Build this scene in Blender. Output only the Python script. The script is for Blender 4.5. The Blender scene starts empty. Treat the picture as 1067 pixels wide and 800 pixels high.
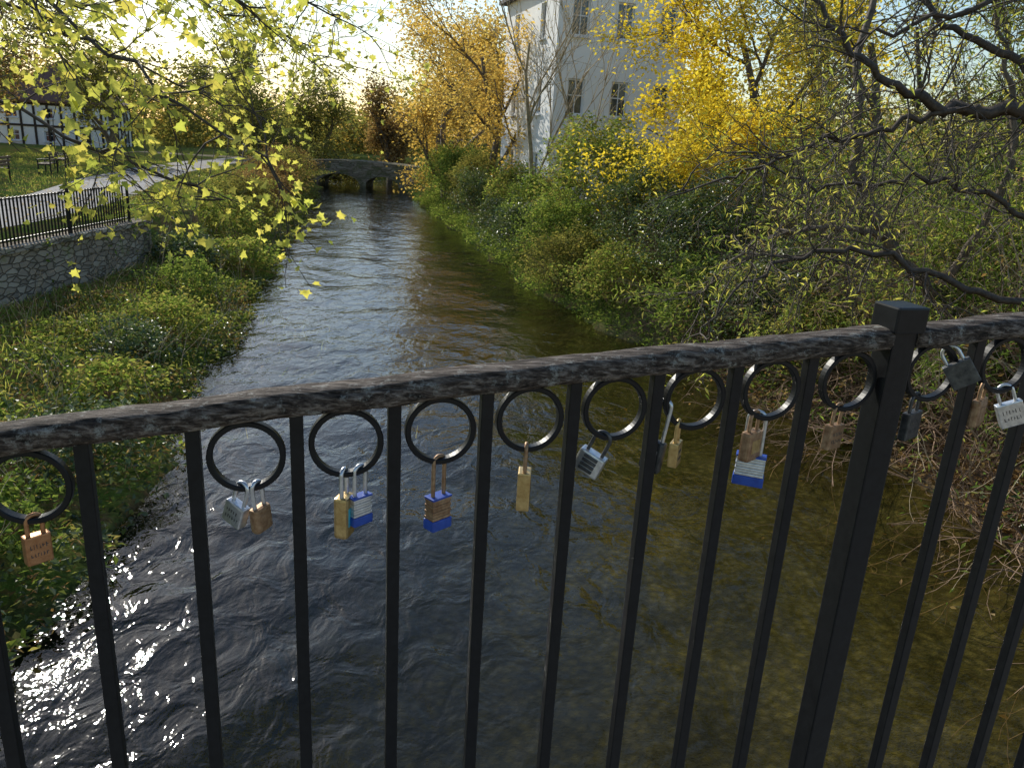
import bpy, bmesh, math, random
import numpy as np
from mathutils import Vector, Matrix, noise
random.seed(11)
rng = np.random.default_rng(11)
sc = bpy.context.scene
COL = sc.collection
EYE = 4.2

# ------------------------------------------------------------------ helpers
def link(o, parent=None):
    COL.objects.link(o)
    if parent is not None: o.parent = parent
    return o
def empty(name, loc=(0,0,0)):
    e = bpy.data.objects.new(name, None); e.location = loc; e.empty_display_size = .2
    return link(e)
def raw_mesh(name, V, loops, starts, totals, mats, mi=None, smooth=False, parent=None, tint=None):
    me = bpy.data.meshes.new(name)
    V = np.asarray(V, dtype=np.float32)
    me.vertices.add(len(V)); me.vertices.foreach_set('co', V.ravel())
    me.loops.add(len(loops)); me.loops.foreach_set('vertex_index', np.asarray(loops, dtype=np.int32))
    me.polygons.add(len(starts))
    me.polygons.foreach_set('loop_start', np.asarray(starts, dtype=np.int32))
    me.polygons.foreach_set('loop_total', np.asarray(totals, dtype=np.int32))
    if mi is not None: me.polygons.foreach_set('material_index', np.asarray(mi, dtype=np.int32))
    me.polygons.foreach_set('use_smooth', np.full(len(starts), smooth))
    me.update(calc_edges=True)
    if tint is not None:
        a = me.attributes.new('tint','FLOAT','FACE'); a.data.foreach_set('value', np.asarray(tint,dtype=np.float32))
    for m in (mats if isinstance(mats, (list, tuple)) else [mats]): me.materials.append(m)
    o = bpy.data.objects.new(name, me)
    return link(o, parent)
def from_bm(name, bm, mats, parent=None, smooth=False):
    me = bpy.data.meshes.new(name); bm.to_mesh(me); bm.free()
    for m in (mats if isinstance(mats, (list, tuple)) else [mats]): me.materials.append(m)
    if smooth:
        for p in me.polygons: p.use_smooth = True
    return link(bpy.data.objects.new(name, me), parent)
def add_box(bm, c, s, bev=0, mi=0, M=None):
    old = set(bm.faces) if (mi or bev) else None
    g = bmesh.ops.create_cube(bm, size=1)
    vs = g['verts']
    for v in vs: v.co = Vector((v.co.x*s[0], v.co.y*s[1], v.co.z*s[2]))
    if bev:
        es = list({e for v in vs for e in v.link_edges})
        bmesh.ops.bevel(bm, geom=es, offset=bev, segments=2, affect='EDGES', profile=.6)
        vs = list({v for f in bm.faces if f not in old for v in f.verts})
    for v in vs:
        v.co = v.co + Vector(c)
        if M is not None: v.co = M @ v.co
    if mi:
        for f in bm.faces:
            if f not in old: f.material_index = mi
def tube_arrays(polys, sides):
    Vs=[];Ls=[];n0=0
    ang = np.linspace(0, 2*np.pi, sides, endpoint=False)
    ca, sa = np.cos(ang), np.sin(ang)
    for P, R in polys:
        P = np.asarray(P, float); R = np.asarray(R, float); n=len(P)
        T = np.gradient(P, axis=0); T /= (np.linalg.norm(T,axis=1,keepdims=True)+1e-9)
        m = np.abs(T.mean(0)); ref = np.zeros(3); ref[int(np.argmin(m))] = 1
        U = np.cross(T, ref); U /= (np.linalg.norm(U,axis=1,keepdims=True)+1e-9)
        W = np.cross(T, U)
        V = P[:,None,:] + R[:,None,None]*(ca[None,:,None]*U[:,None,:] + sa[None,:,None]*W[:,None,:])
        Vs.append(V.reshape(-1,3))
        i = np.arange(n-1)[:,None]*sides; j=np.arange(sides)[None,:]; j2=(j+1)%sides
        q = np.stack([i+j, i+j2, i+sides+j2, i+sides+j], -1).reshape(-1,4)+n0
        Ls.append(q); n0 += n*sides
    return np.concatenate(Vs), np.concatenate(Ls)
def tubes(name, polys, mat, sides=5, parent=None):
    V, Q = tube_arrays(polys, sides)
    n=len(Q)
    return raw_mesh(name, V, Q.ravel(), np.arange(n)*4, np.full(n,4), mat, smooth=True, parent=parent)

def newmat(name):
    m = bpy.data.materials.new(name); m.use_nodes = True
    nt = m.node_tree; nt.nodes.clear()
    return m, nt.nodes, nt.links
def N(ns, t, **kw):
    n = ns.new(t)
    for k, v in kw.items(): n.inputs[k].default_value = v
    return n
def ramp(ns, stops, interp='LINEAR'):
    r = ns.new('ShaderNodeValToRGB'); r.color_ramp.interpolation = interp
    e = r.color_ramp.elements
    while len(e) < len(stops): e.new(.5)
    for i,(p,c) in enumerate(stops):
        e[i].position = p; e[i].color = (*c,1) if len(c)==3 else c
    return r
def mixc(ns, ls, fac, a, b, mode='MIX'):
    n = ns.new('ShaderNodeMix'); n.data_type='RGBA'; n.blend_type=mode
    for sock, v in ((n.inputs[0],fac),(n.inputs[6],a),(n.inputs[7],b)):
        if hasattr(v,'is_linked'): ls.new(v, sock)
        else: sock.default_value = v if not isinstance(v,tuple) else (*v,1)[:4]
    return n.outputs[2]

def leaf_mat(name, cols, trans=.45, gloss=0.0, **kw):
    m, ns, ls = newmat(name)
    g = N(ns,'ShaderNodeNewGeometry')
    k = len(cols)
    r = ramp(ns, [((i+.0)/(max(k-1,1)), c) for i,c in enumerate(cols)])
    ls.new(g.outputs['Random Per Island'], r.inputs[0])
    at_ = ns.new('ShaderNodeAttribute'); at_.attribute_name='tint'
    c = mixc(ns, ls, 1.0, r.outputs[0], at_.outputs['Color'], 'MULTIPLY')
    d = N(ns,'ShaderNodeBsdfDiffuse'); ls.new(c, d.inputs['Color'])
    t = N(ns,'ShaderNodeBsdfTranslucent')
    c2 = mixc(ns, ls, 1.0, c, (1.3,1.25,.8), 'MULTIPLY')
    ls.new(c2, t.inputs['Color'])
    mx = N(ns,'ShaderNodeMixShader'); mx.inputs[0].default_value = trans
    ls.new(d.outputs[0], mx.inputs[1]); ls.new(t.outputs[0], mx.inputs[2])
    out = mx.outputs[0]
    if gloss:
        gl = N(ns,'ShaderNodeBsdfGlossy',Roughness=.35); m2=N(ns,'ShaderNodeMixShader'); m2.inputs[0].default_value=gloss
        ls.new(out,m2.inputs[1]); ls.new(gl.outputs[0],m2.inputs[2]); out=m2.outputs[0]
    o = N(ns,'ShaderNodeOutputMaterial'); ls.new(out, o.inputs[0])
    return m
def noisy_mat(name, c1, c2, scale=6, rough=.8, bump=.3, detail=6, c3=None, stretch=None, metallic=0, spec=.4, dist=.01):
    m, ns, ls = newmat(name)
    tc = N(ns,'ShaderNodeTexCoord'); mp = N(ns,'ShaderNodeMapping')
    ls.new(tc.outputs['Object'], mp.inputs[0])
    if stretch: mp.inputs['Scale'].default_value = stretch
    no = N(ns,'ShaderNodeTexNoise', Scale=float(scale), Detail=float(detail), Roughness=.65)
    ls.new(mp.outputs[0], no.inputs['Vector'])
    st = [(.3,c1),(.7,c2)] if c3 is None else [(.3,c1),(.5,c2),(.68,c3)]
    r = ramp(ns, st); ls.new(no.outputs[0], r.inputs[0])
    p = N(ns,'ShaderNodeBsdfPrincipled', Roughness=rough, Metallic=metallic)
    p.inputs['Specular IOR Level'].default_value = spec
    ls.new(r.outputs[0], p.inputs['Base Color'])
    if bump:
        b = N(ns,'ShaderNodeBump', Strength=bump, Distance=dist)
        ls.new(no.outputs[0], b.inputs['Height']); ls.new(b.outputs[0], p.inputs['Normal'])
    o = N(ns,'ShaderNodeOutputMaterial'); ls.new(p.outputs[0], o.inputs[0])
    return m

RH = (np.array([(0,0,0),(.3,.5,.10),(0,1,-.05),(-.3,.5,.10)],float), [(0,1,2,3)])
NARROW = (np.array([(0,0,0),(.13,.45,.05),(0,1,-.1),(-.13,.45,.05)],float), [(0,1,2,3)])
_mp=[(0,0),(.20,.16),(.46,.10),(.38,.36),(.56,.60),(.27,.62),(0,1.05),(-.27,.62),(-.56,.60),(-.38,.36),(-.46,.10),(-.20,.16)]
MAPLE = (np.array([(x,y,.22*abs(x)-.16*y*y) for x,y in _mp],float), [tuple(range(12))])
def pnoise(P, s):
    x,y,z=(P*s).T
    return (np.sin(x*1.7+1.3*np.sin(y*.9+z))+np.sin(y*2.1+1.1*np.sin(z*1.3+x*.7)+2)+np.sin(z*2.3+1.2*np.sin(x*1.1-y)+4)+.6*np.sin(x*4.1+y*3.3)+.6*np.sin(z*4.7-x*2.9+1))/4.2
def leaves(name, P, size, mat, shape=RH, flat=.4, parent=None, var=.35, droop=0.0, clump=1.3, lo=.5, dark=None):
    P = np.asarray(P,float); n=len(P)
    T, F = shape; m=len(T)
    nrm = rng.normal(size=(n,3)); nrm[:,2] = np.abs(nrm[:,2])+flat*2
    nrm /= np.linalg.norm(nrm,axis=1,keepdims=True)
    a = rng.normal(size=(n,3)); a[:,2]-=droop
    a -= (a*nrm).sum(1,keepdims=True)*nrm; a/=np.linalg.norm(a,axis=1,keepdims=True)
    b = np.cross(a,nrm)
    s = size*(1+var*rng.uniform(-1,1,n))
    V = P[:,None,:] + s[:,None,None]*(T[None,:,0,None]*b[:,None,:]+T[None,:,1,None]*a[:,None,:]+T[None,:,2,None]*nrm[:,None,:])
    f = np.array(F[0]); k=len(f)
    L = (np.arange(n)[:,None]*m + f[None,:])
    tint=np.clip((lo+1.1)/2+.62*(1.1-lo)*pnoise(P,clump),lo,1.15)
    return raw_mesh(name, V.reshape(-1,3), L.ravel(), np.arange(n)*k, np.full(n,k), mat, parent=parent, tint=tint)

def rv(s=1.0): return Vector((random.gauss(0,s),random.gauss(0,s),random.gauss(0,s)))
def grow(p, d, L, r, depth, out, tips, wig=.18, up=0.0, nch=4, spread=.75, ratio=.62, seg=6, t0=.25, rmin=.002):
    p=Vector(p); d=Vector(d).normalized()
    pts=[p.copy()]; ds=[d.copy()]
    for i in range(seg):
        d=(d+rv(wig)+Vector((0,0,up))).normalized()
        p=p+d*(L/seg); pts.append(p.copy()); ds.append(d.copy())
    rad=[max(rmin, r*(1-.6*i/seg)) if depth>0 else max(rmin,r*(1-.85*i/seg)) for i in range(seg+1)]
    out.append(([tuple(q) for q in pts], rad))
    if depth<=1 and depth>0: tips.extend([tuple(q) for q in pts[seg//2:]])
    if depth==0:
        tips.extend([tuple(q) for q in pts[1:]]); return
    for c in range(nch):
        t = t0+(1-t0)*(c+random.random())/nch
        i=min(seg,int(t*seg)); 
        q = pts[i]
        perp = ds[i].cross(rv()).normalized()
        dd = (ds[i]+perp*spread*random.uniform(.6,1.3)).normalized()
        grow(q, dd, L*ratio*random.uniform(.7,1.2), max(rmin,rad[i]*.62), depth-1, out, tips, wig, up, nch, spread, ratio, max(3,seg-1), t0, rmin)
def limb(ctrl, r0, r1, out, n=14, wob=.03):
    C=[Vector(c) for c in ctrl]; pts=[]
    for i in range(len(C)-1):
        p0=C[max(i-1,0)];p1=C[i];p2=C[i+1];p3=C[min(i+2,len(C)-1)]
        k=max(2,n//(len(C)-1))
        for j in range(k):
            t=j/k
            pts.append(.5*((2*p1)+(-p0+p2)*t+(2*p0-5*p1+4*p2-p3)*t*t+(-p0+3*p1-3*p2+p3)*t**3)+rv(wob))
    pts.append(C[-1]); m=len(pts)
    rad=[r0+(r1-r0)*i/(m-1) for i in range(m)]
    out.append(([tuple(q) for q in pts],rad))
    return pts, rad
def jit(P, k, s):
    P=np.asarray(P,float); P=np.repeat(P,k,axis=0)
    return P+rng.normal(scale=s,size=P.shape)

# ------------------------------------------------------------------ world / light
AZ, EL = math.radians(-35), math.radians(29)
w = bpy.data.worlds.new("World"); sc.world = w; w.use_nodes = True
wn, wl = w.node_tree.nodes, w.node_tree.links
bg = wn.get('Background') or wn.new('ShaderNodeBackground')
sky = wn.new('ShaderNodeTexSky'); sky.sky_type='NISHITA'; sky.sun_disc=False
sky.sun_elevation=EL; sky.sun_rotation=AZ; sky.air_density=1.35; sky.dust_density=.7; sky.ozone_density=3.5
wl.new(sky.outputs[0], bg.inputs[0]); bg.inputs[1].default_value=.15
S = Vector((math.sin(AZ)*math.cos(EL), math.cos(AZ)*math.cos(EL), math.sin(EL)))
sl = bpy.data.lights.new('sun','SUN'); sl.energy=5.0; sl.angle=math.radians(.5); sl.color=(1,.95,.84)
so = bpy.data.objects.new('sun', sl); so.rotation_euler=(-S).to_track_quat('-Z','Y').to_euler(); so.location=S*60; link(so)

# ------------------------------------------------------------------ camera
cam = bpy.data.cameras.new('camera'); co = bpy.data.objects.new('camera', cam); link(co)
cam.sensor_fit='HORIZONTAL'; cam.sensor_width=36; cam.lens=36*810/1067; cam.clip_start=.05; cam.clip_end=3000
co.matrix_world = Matrix.Translation((0,0,EYE)) @ Matrix.Rotation(math.radians(90-17.5),4,'X') @ Matrix.Rotation(math.radians(3.35),4,'Z')
sc.camera = co
sc.view_settings.view_transform='Standard'; sc.view_settings.look='None'; sc.view_settings.exposure=0

# ------------------------------------------------------------------ materials
M_bark = noisy_mat('bark',(.06,.046,.034),(.21,.165,.12),scale=14,bump=.6,stretch=(1,1,.3))
M_bark_dark = noisy_mat('bark_dark',(.03,.022,.017),(.11,.085,.065),scale=18,bump=0)
M_twig = noisy_mat('twig',(.13,.08,.05),(.38,.25,.16),scale=5,bump=.0)
M_twig_pale = noisy_mat('twig_pale',(.26,.20,.12),(.55,.45,.31),scale=5,bump=.0)
M_iron = noisy_mat('black_painted_iron',(.003,.0035,.005),(.009,.010,.012),scale=60,rough=.4,bump=.25,dist=.001,spec=.3)

L_maple = leaf_mat('maple_leaf',[(.46,.52,.12),(.64,.64,.17),(.72,.64,.18),(.52,.56,.14)],trans=.6)
L_yellow = leaf_mat('yellow_leaf',[(.80,.60,.05),(.93,.76,.10),(.78,.66,.10),(.88,.66,.06),(.58,.56,.10)],trans=.5)
L_gold = leaf_mat('golden_leaf',[(.66,.44,.12),(.80,.58,.17),(.58,.40,.13),(.76,.62,.24)],trans=.5)
L_brown = leaf_mat('brown_leaf',[(.38,.24,.11),(.28,.18,.08),(.50,.37,.19)],trans=.4)
L_olive = leaf_mat('olive_leaf',[(.24,.25,.08),(.35,.33,.11),(.18,.20,.06),(.50,.42,.14)],trans=.45)
L_green = leaf_mat('green_leaf',[(.12,.19,.05),(.19,.28,.06),(.26,.35,.09),(.40,.42,.13)],trans=.5)
L_ever = leaf_mat('evergreen_leaf',[(.05,.09,.03),(.10,.15,.045),(.15,.21,.065),(.28,.30,.13)],trans=.35,gloss=.05)
L_weed = leaf_mat('weed_leaf',[(.15,.23,.05),(.24,.33,.07),(.36,.43,.12),(.50,.48,.15),(.32,.25,.11)],trans=.5)

# ------------------------------------------------------------------ terrain
def ledge(y): return -2.52-.212*np.asarray(y,float) + .18*np.sin(np.asarray(y,float)*.9)+.1*np.sin(np.asarray(y,float)*2.3)
def redge(y):
    y=np.asarray(y,float)
    return np.interp(y,[-30,0,8,10,14,18.3,22.8,31.9,47.9,57,100],[6.6,6.2,6.0,5.7,4.1,2.0,.3,-1.9,-6,-8.2,-18])+.12*np.sin(y*1.3)
def wallx(y): return -9.85+.012*np.asarray(y,float)
def sst(t): t=np.clip(t,0,1); return t*t*(3-2*t)
def gz(x,y):
    x=np.asarray(x,float); y=np.asarray(y,float)
    le=ledge(y); re=redge(y)
    dl=le-x; dr=x-re
    zin = -.12-.85*sst((x-le)/1.3) + .50*sst((x-le)/(re-le+.01)) 
    zin = np.maximum(zin,-1.0); zin = np.where(re-x<1.2, zin*sst((re-x)/1.2)-.02, zin)
    lowb = .05+.5*sst(dl/3.0)
    hi = .05+1.55*sst(dl/5.0)
    wf = sst((y-18.5)/5)
    zl = lowb*(1-wf)+hi*wf
    behind = (x < wallx(y)-.22)
    zl = np.where(behind & (y<24), np.maximum(1.6, zl), zl)
    zr = .05+1.55*sst(dr/2.6)
    z = np.where(dl>0, zl, np.where(dr>0, zr, zin))
    nz = .06*np.sin(x*2.1+y*.7)*np.sin(y*1.7-x*.4)+.03*np.sin(x*5.3)*np.sin(y*4.1)
    amt = np.where((z>.05)&(z<1.5),1.0,.0)
    return z+nz*amt
xs=np.unique(np.concatenate([np.linspace(-900,-60,22),np.linspace(-60,-16,30),np.arange(-16,9.01,.2),np.linspace(9,40,30),np.linspace(40,900,22)]))
ys=np.unique(np.concatenate([np.linspace(-300,-12,12),np.arange(-12,60,.35),np.linspace(60,110,40),np.linspace(110,1500,24)]))
X,Y=np.meshgrid(xs,ys); Z=gz(X,Y)
Z=np.where(Y>78, np.maximum(Z,1.6), Z)
nx,ny=len(xs),len(ys)
i=np.arange(ny-1)[:,None]*nx+np.arange(nx-1)[None,:]
Q=np.stack([i,i+1,i+nx+1,i+nx],-1).reshape(-1,4)
m, ns, ls = newmat('ground_soil_grass_bed')
g=N(ns,'ShaderNodeNewGeometry'); sp=N(ns,'ShaderNodeSeparateXYZ'); ls.new(g.outputs['Position'],sp.inputs[0])
n1=N(ns,'ShaderNodeTexNoise',Scale=1.3,Detail=6.0,Roughness=.7); ls.new(g.outputs['Position'],n1.inputs['Vector'])
n2=N(ns,'ShaderNodeTexNoise',Scale=18.0,Detail=3.0,Roughness=.7); ls.new(g.outputs['Position'],n2.inputs['Vector'])
r1=ramp(ns,[(.35,(.12,.20,.04)),(.50,(.18,.22,.06)),(.60,(.26,.18,.09))]); ls.new(n1.outputs[0],r1.inputs[0])
r2=ramp(ns,[(.3,(.55,.5,.45)),(.7,(1.3,1.25,1.1))]); ls.new(n2.outputs[0],r2.inputs[0])
land=mixc(ns,ls,1.0,r1.outputs[0],r2.outputs[0],'MULTIPLY')
mrr=N(ns,'ShaderNodeMapRange'); mrr.inputs[1].default_value=1.0; mrr.inputs[2].default_value=4.0; ls.new(sp.outputs[0],mrr.inputs[0])
soil=ramp(ns,[(.3,(.10,.065,.04)),(.7,(.25,.17,.11))]); ls.new(n2.outputs[0],soil.inputs[0])
land=mixc(ns,ls,mrr.outputs[0],land,soil.outputs[0])
mrx=N(ns,'ShaderNodeMapRange'); mrx.inputs[1].default_value=-2.0; mrx.inputs[2].default_value=3.0; ls.new(sp.outputs[0],mrx.inputs[0])
silt=ramp(ns,[(.3,(.008,.014,.020)),(.6,(.022,.030,.032)),(.75,(.05,.05,.04))]); ls.new(n1.outputs[0],silt.inputs[0])
grav=ramp(ns,[(.3,(.07,.062,.025)),(.5,(.15,.13,.055)),(.7,(.27,.235,.12))]); ls.new(n1.outputs[0],grav.inputs[0])
bed=mixc(ns,ls,mrx.outputs[0],silt.outputs[0],grav.outputs[0])
vo=N(ns,'ShaderNodeTexVoronoi',Scale=9.0); ls.new(g.outputs['Position'],vo.inputs['Vector'])
r4=ramp(ns,[(0,(1.25,1.2,1.1)),(.6,(.6,.6,.6))]); ls.new(vo.outputs['Distance'],r4.inputs[0])
bed=mixc(ns,ls,1.0,bed,r4.outputs[0],'MULTIPLY')
mr=N(ns,'ShaderNodeMapRange'); mr.inputs[1].default_value=-.05; mr.inputs[2].default_value=.08; ls.new(sp.outputs[2],mr.inputs[0])
colr=mixc(ns,ls,mr.outputs[0],bed,land)
p=N(ns,'ShaderNodeBsdfDiffuse',Roughness=.9); ls.new(colr,p.inputs['Color'])
b=N(ns,'ShaderNodeBump',Strength=.7,Distance=.04); ls.new(n2.outputs[0],b.inputs['Height']); ls.new(b.outputs[0],p.inputs['Normal'])
o=N(ns,'ShaderNodeOutputMaterial'); ls.new(p.outputs[0],o.inputs[0]); M_ground=m
nq=len(Q)
raw_mesh('ground',np.stack([X,Y,Z],-1).reshape(-1,3),Q.ravel(),np.arange(nq)*4,np.full(nq,4),M_ground,smooth=True)

# ------------------------------------------------------------------ water
m, ns, ls = newmat('river_water')
g=N(ns,'ShaderNodeNewGeometry'); mp=N(ns,'ShaderNodeMapping'); ls.new(g.outputs['Position'],mp.inputs[0])
mp.inputs['Rotation'].default_value=(0,0,math.radians(-12)); mp.inputs['Scale'].default_value=(1.0,.7,1)
nb=N(ns,'ShaderNodeTexNoise',Scale=3.0,Detail=3.0,Roughness=.5,Distortion=.8); ls.new(mp.outputs[0],nb.inputs['Vector'])
nc=N(ns,'ShaderNodeTexNoise',Scale=13.0,Detail=2.0,Roughness=.5,Distortion=.4); ls.new(mp.outputs[0],nc.inputs['Vector'])
b2=N(ns,'ShaderNodeBump',Strength=1.0,Distance=.036); ls.new(nb.outputs[0],b2.inputs['Height'])
b3=N(ns,'ShaderNodeBump',Strength=1.0,Distance=.0048); ls.new(nc.outputs[0],b3.inputs['Height']); ls.new(b2.outputs[0],b3.inputs['Normal'])
lw=N(ns,'ShaderNodeLayerWeight',Blend=.5); ls.new(b3.outputs[0],lw.inputs['Normal'])
pw=ns.new('ShaderNodeMath'); pw.operation='POWER'; ls.new(lw.outputs['Facing'],pw.inputs[0]); pw.inputs[1].default_value=4.6
ma=ns.new('ShaderNodeMath'); ma.operation='MULTIPLY_ADD'; ls.new(pw.outputs[0],ma.inputs[0]); ma.inputs[1].default_value=.965; ma.inputs[2].default_value=.033
gl=N(ns,'ShaderNodeBsdfGlossy',Roughness=.04); ls.new(b3.outputs[0],gl.inputs['Normal'])
tr=N(ns,'ShaderNodeBsdfTransparent'); tr.inputs[0].default_value=(.78,.75,.54,1)
mx=N(ns,'ShaderNodeMixShader'); ls.new(ma.outputs[0],mx.inputs[0]); ls.new(tr.outputs[0],mx.inputs[1]); ls.new(gl.outputs[0],mx.inputs[2])
o=N(ns,'ShaderNodeOutputMaterial'); ls.new(mx.outputs[0],o.inputs[0]); M_water=m
wy=np.concatenate([np.arange(-6,16,.10),np.arange(16,34,.22),np.arange(34,80,.6)])
wu=np.linspace(0,1,120)
U,WY=np.meshgrid(wu,wy); WX=(ledge(WY)-1.0)*(1-U)+(redge(WY)+1.0)*U
WZ=np.zeros_like(WX)
wx_=WX+.3*np.sin(WY*.8)+.15*np.sin(WY*2.1+WX); wy_=WY+.35*np.sin(WX*1.1)+.12*np.sin(WX*2.7-WY)
for k in range(34):
    lam=.45*(1.075**k); th=rng.uniform(-1.2,1.2)+math.pi/2+.2; ph=rng.uniform(0,6.28)
    WZ+=.0016*lam**.8*np.sin((wx_*math.cos(th)+wy_*math.sin(th))*2*math.pi/lam+ph)
ny2,nx2=WX.shape
i=np.arange(ny2-1)[:,None]*nx2+np.arange(nx2-1)[None,:]
Q=np.stack([i,i+1,i+nx2+1,i+nx2],-1).reshape(-1,4); nq=len(Q)
raw_mesh('river_water',np.stack([WX,WY,WZ],-1).reshape(-1,3),Q.ravel(),np.arange(nq)*4,np.full(nq,4),M_water,smooth=True)

# ------------------------------------------------------------------ railing
def railz(x): return EYE-.365+.0945*x-.0145*x*x
def railp(x,dz=0): return Vector((x,1.2+.283*x,railz(x)+dz))
RA=math.atan(.283)
m, ns, ls = newmat('weathered_wood')
tc=N(ns,'ShaderNodeTexCoord'); mp=N(ns,'ShaderNodeMapping'); ls.new(tc.outputs['Object'],mp.inputs[0])
mp.inputs['Rotation'].default_value=(0,0,-RA); mp.inputs['Scale'].default_value=(.08,1,1)
na=N(ns,'ShaderNodeTexNoise',Scale=150.0,Detail=5.0,Roughness=.7); ls.new(mp.outputs[0],na.inputs['Vector'])
nb=N(ns,'ShaderNodeTexNoise',Scale=38.0,Detail=8.0,Roughness=.8); ls.new(tc.outputs['Object'],nb.inputs['Vector'])
ra=ramp(ns,[(.36,(.014,.011,.009)),(.5,(.075,.056,.044)),(.66,(.26,.215,.18))]); ls.new(na.outputs[0],ra.inputs[0])
rb=ramp(ns,[(.54,(0,0,0)),(.66,(1,1,1))]); ls.new(nb.outputs[0],rb.inputs[0])
c=mixc(ns,ls,rb.outputs[0],ra.outputs[0],(.34,.33,.29))
p=N(ns,'ShaderNodeBsdfPrincipled',Roughness=.85); ls.new(c,p.inputs['Base Color']); p.inputs['Specular IOR Level'].default_value=.2
b=N(ns,'ShaderNodeBump',Strength=1.0,Distance=.006); ls.new(na.outputs[0],b.inputs['Height'])
b2=N(ns,'ShaderNodeBump',Strength=.8,Distance=.004); ls.new(nb.outputs[0],b2.inputs['Height']); ls.new(b.outputs[0],b2.inputs['Normal'])
ls.new(b2.outputs[0],p.inputs['Normal'])
o=N(ns,'ShaderNodeOutputMaterial'); ls.new(p.outputs[0],o.inputs[0]); M_wood=m
rail=empty('bridge_railing')
e_dir=Vector((math.cos(RA),math.sin(RA),0)); n_dir=Vector((-math.sin(RA),math.cos(RA),0))
def handrail(name,x0,x1):
    n=int((x1-x0)/.005); k=30
    V=[]
    for a in range(n+1):
        x=x0+(x1-x0)*a/n; c=railp(x)
        for j in range(k):
            t=2*math.pi*j/k; ct,st=math.cos(t),math.sin(t)
            u=.030*math.copysign(abs(ct)**.6,ct); v=.0205*math.copysign(abs(st)**.6,st)
            q=Vector((x*3,u*60,v*60))
            f=1+.08*noise.noise(q*.6)+.09*noise.noise(Vector((x*28,u*200,v*200)))
            gr=noise.noise(Vector((x*5,u*160+3,v*160)))
            f-= .20*max(0,gr-.2)
            V.append(c+n_dir*u*f+Vector((0,0,v*f+.004*noise.noise(Vector((x*7,0,5))))))
    L=[]
    for a in range(n):
        for j in range(k):
            L.append((a*k+j,a*k+(j+1)%k,(a+1)*k+(j+1)%k,(a+1)*k+j))
    L=np.array(L); V=np.array([tuple(v) for v in V])
    loops=L.ravel().tolist(); st=list(range(0,len(loops),4)); tt=[4]*len(st)
    for cap in (range(k-1,-1,-1), range(n*k,(n+1)*k)):
        st.append(len(loops)); tt.append(k); loops+=list(cap)
    raw_mesh(name,V,loops,st,tt,M_wood,smooth=True,parent=rail)
PX=.697
handrail('handrail_left',-2.6,PX-.026); handrail('handrail_right',PX+.026,3.0)
bars=[-2.327+.143*i for i in range(0,21)]
bars=[b for b in bars if b<.6]
bars+= [.880+.143*i for i in range(13)]
RZ=Matrix.Rotation(RA,4,'Z')
bm=bmesh.new()
for x in bars:
    top=railp(x,-.012); h=1.30
    add_box(bm,(0,0,0),(.0205,.0205,h),.0018,0,Matrix.Translation(top-Vector((0,0,h/2)))@RZ)
from_bm('bars',bm,M_iron,rail)
bm=bmesh.new()
pp=railp(PX)
add_box(bm,(0,0,0),(.050,.050,1.44),.003,0,Matrix.Translation(pp+Vector((0,0,.03-.72)))@RZ)
add_box(bm,(0,0,0),(.066,.066,.048),.004,0,Matrix.Translation(pp+Vector((0,0,.036)))@RZ)
from_bm('post',bm,M_iron,rail)
bm=bmesh.new()
for a,b_ in ((-2.6,PX-.025),(PX+.025,3.0)):
    n=int((b_-a)/.15)
    for k in range(n):
        x0=a+(b_-a)*k/n; x1=a+(b_-a)*(k+1)/n
        p0=railp(x0,-1.315);p1=railp(x1,-1.315); mid=(p0+p1)/2
        ang=math.asin((p1-p0).z/(p1-p0).length)
        add_box(bm,(0,0,0),((p1-p0).length,.034,.012),0,0,Matrix.Translation(mid)@RZ@Matrix.Rotation(-ang,4,'Y'))
from_bm('bottom_rail',bm,M_iron,rail)
RR=.0575
def ringc(x): return railp(x,-.0195-RR)
def ring(bm,x):
    c=ringc(x); ns_=56; prof=[(-.0045,-.0065),(-.003,-.008),(.003,-.008),(.0045,-.0065),(.0045,.0065),(.003,.008),(-.003,.008),(-.0045,.0065)]
    rows=[]
    for s in range(ns_):
        t=2*math.pi*s/ns_; row=[]
        for dr,dy in prof:
            r=RR-.0045+dr
            row.append(bm.verts.new(c+e_dir*(r*math.cos(t))+Vector((0,0,r*math.sin(t)))+n_dir*dy))
        rows.append(row)
    for s in range(ns_):
        A=rows[s];B=rows[(s+1)%ns_]
        for j in range(8): bm.faces.new((A[j],A[(j+1)%8],B[(j+1)%8],B[j]))
allx=sorted(bars)
rx=[]
for a,b_ in zip(allx[:-1],allx[1:]):
    if abs(a+.611)<.01: continue
    if b_-a>.2: continue
    rx.append((a+b_)/2)
rx+=[(.533+PX)/2, (PX+.880)/2]
bm=bmesh.new()
for x in rx: ring(bm,x)
bmesh.ops.recalc_face_normals(bm,faces=bm.faces)
from_bm('rings',bm,M_iron,rail,smooth=False)

M_conc=noisy_mat('bridge_stone',(.16,.15,.13),(.34,.32,.28),scale=9,bump=.5)
bm=bmesh.new(); cols=[]
for k in range(33):
    x=-8+16*k/32; zz=EYE-.365+.0945*x-.0145*x*x-1.38
    zz=max(zz,1.7)
    a=Vector((x,1.2+.283*x,0))+n_dir*.04; b_=Vector((x,1.2+.283*x,0))-n_dir*4.2
    cols.append([bm.verts.new((a.x,a.y,zz)),bm.verts.new((a.x,a.y,zz-.55)),bm.verts.new((b_.x,b_.y,zz-.55)),bm.verts.new((b_.x,b_.y,zz))])
for A,B in zip(cols[:-1],cols[1:]):
    for j in range(4): bm.faces.new((A[j],A[(j+1)%4],B[(j+1)%4],B[j]))
bm.faces.new(cols[0]); bm.faces.new(cols[-1][::-1])
bmesh.ops.recalc_face_normals(bm,faces=bm.faces)
from_bm('bridge_deck',bm,M_conc)

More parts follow.
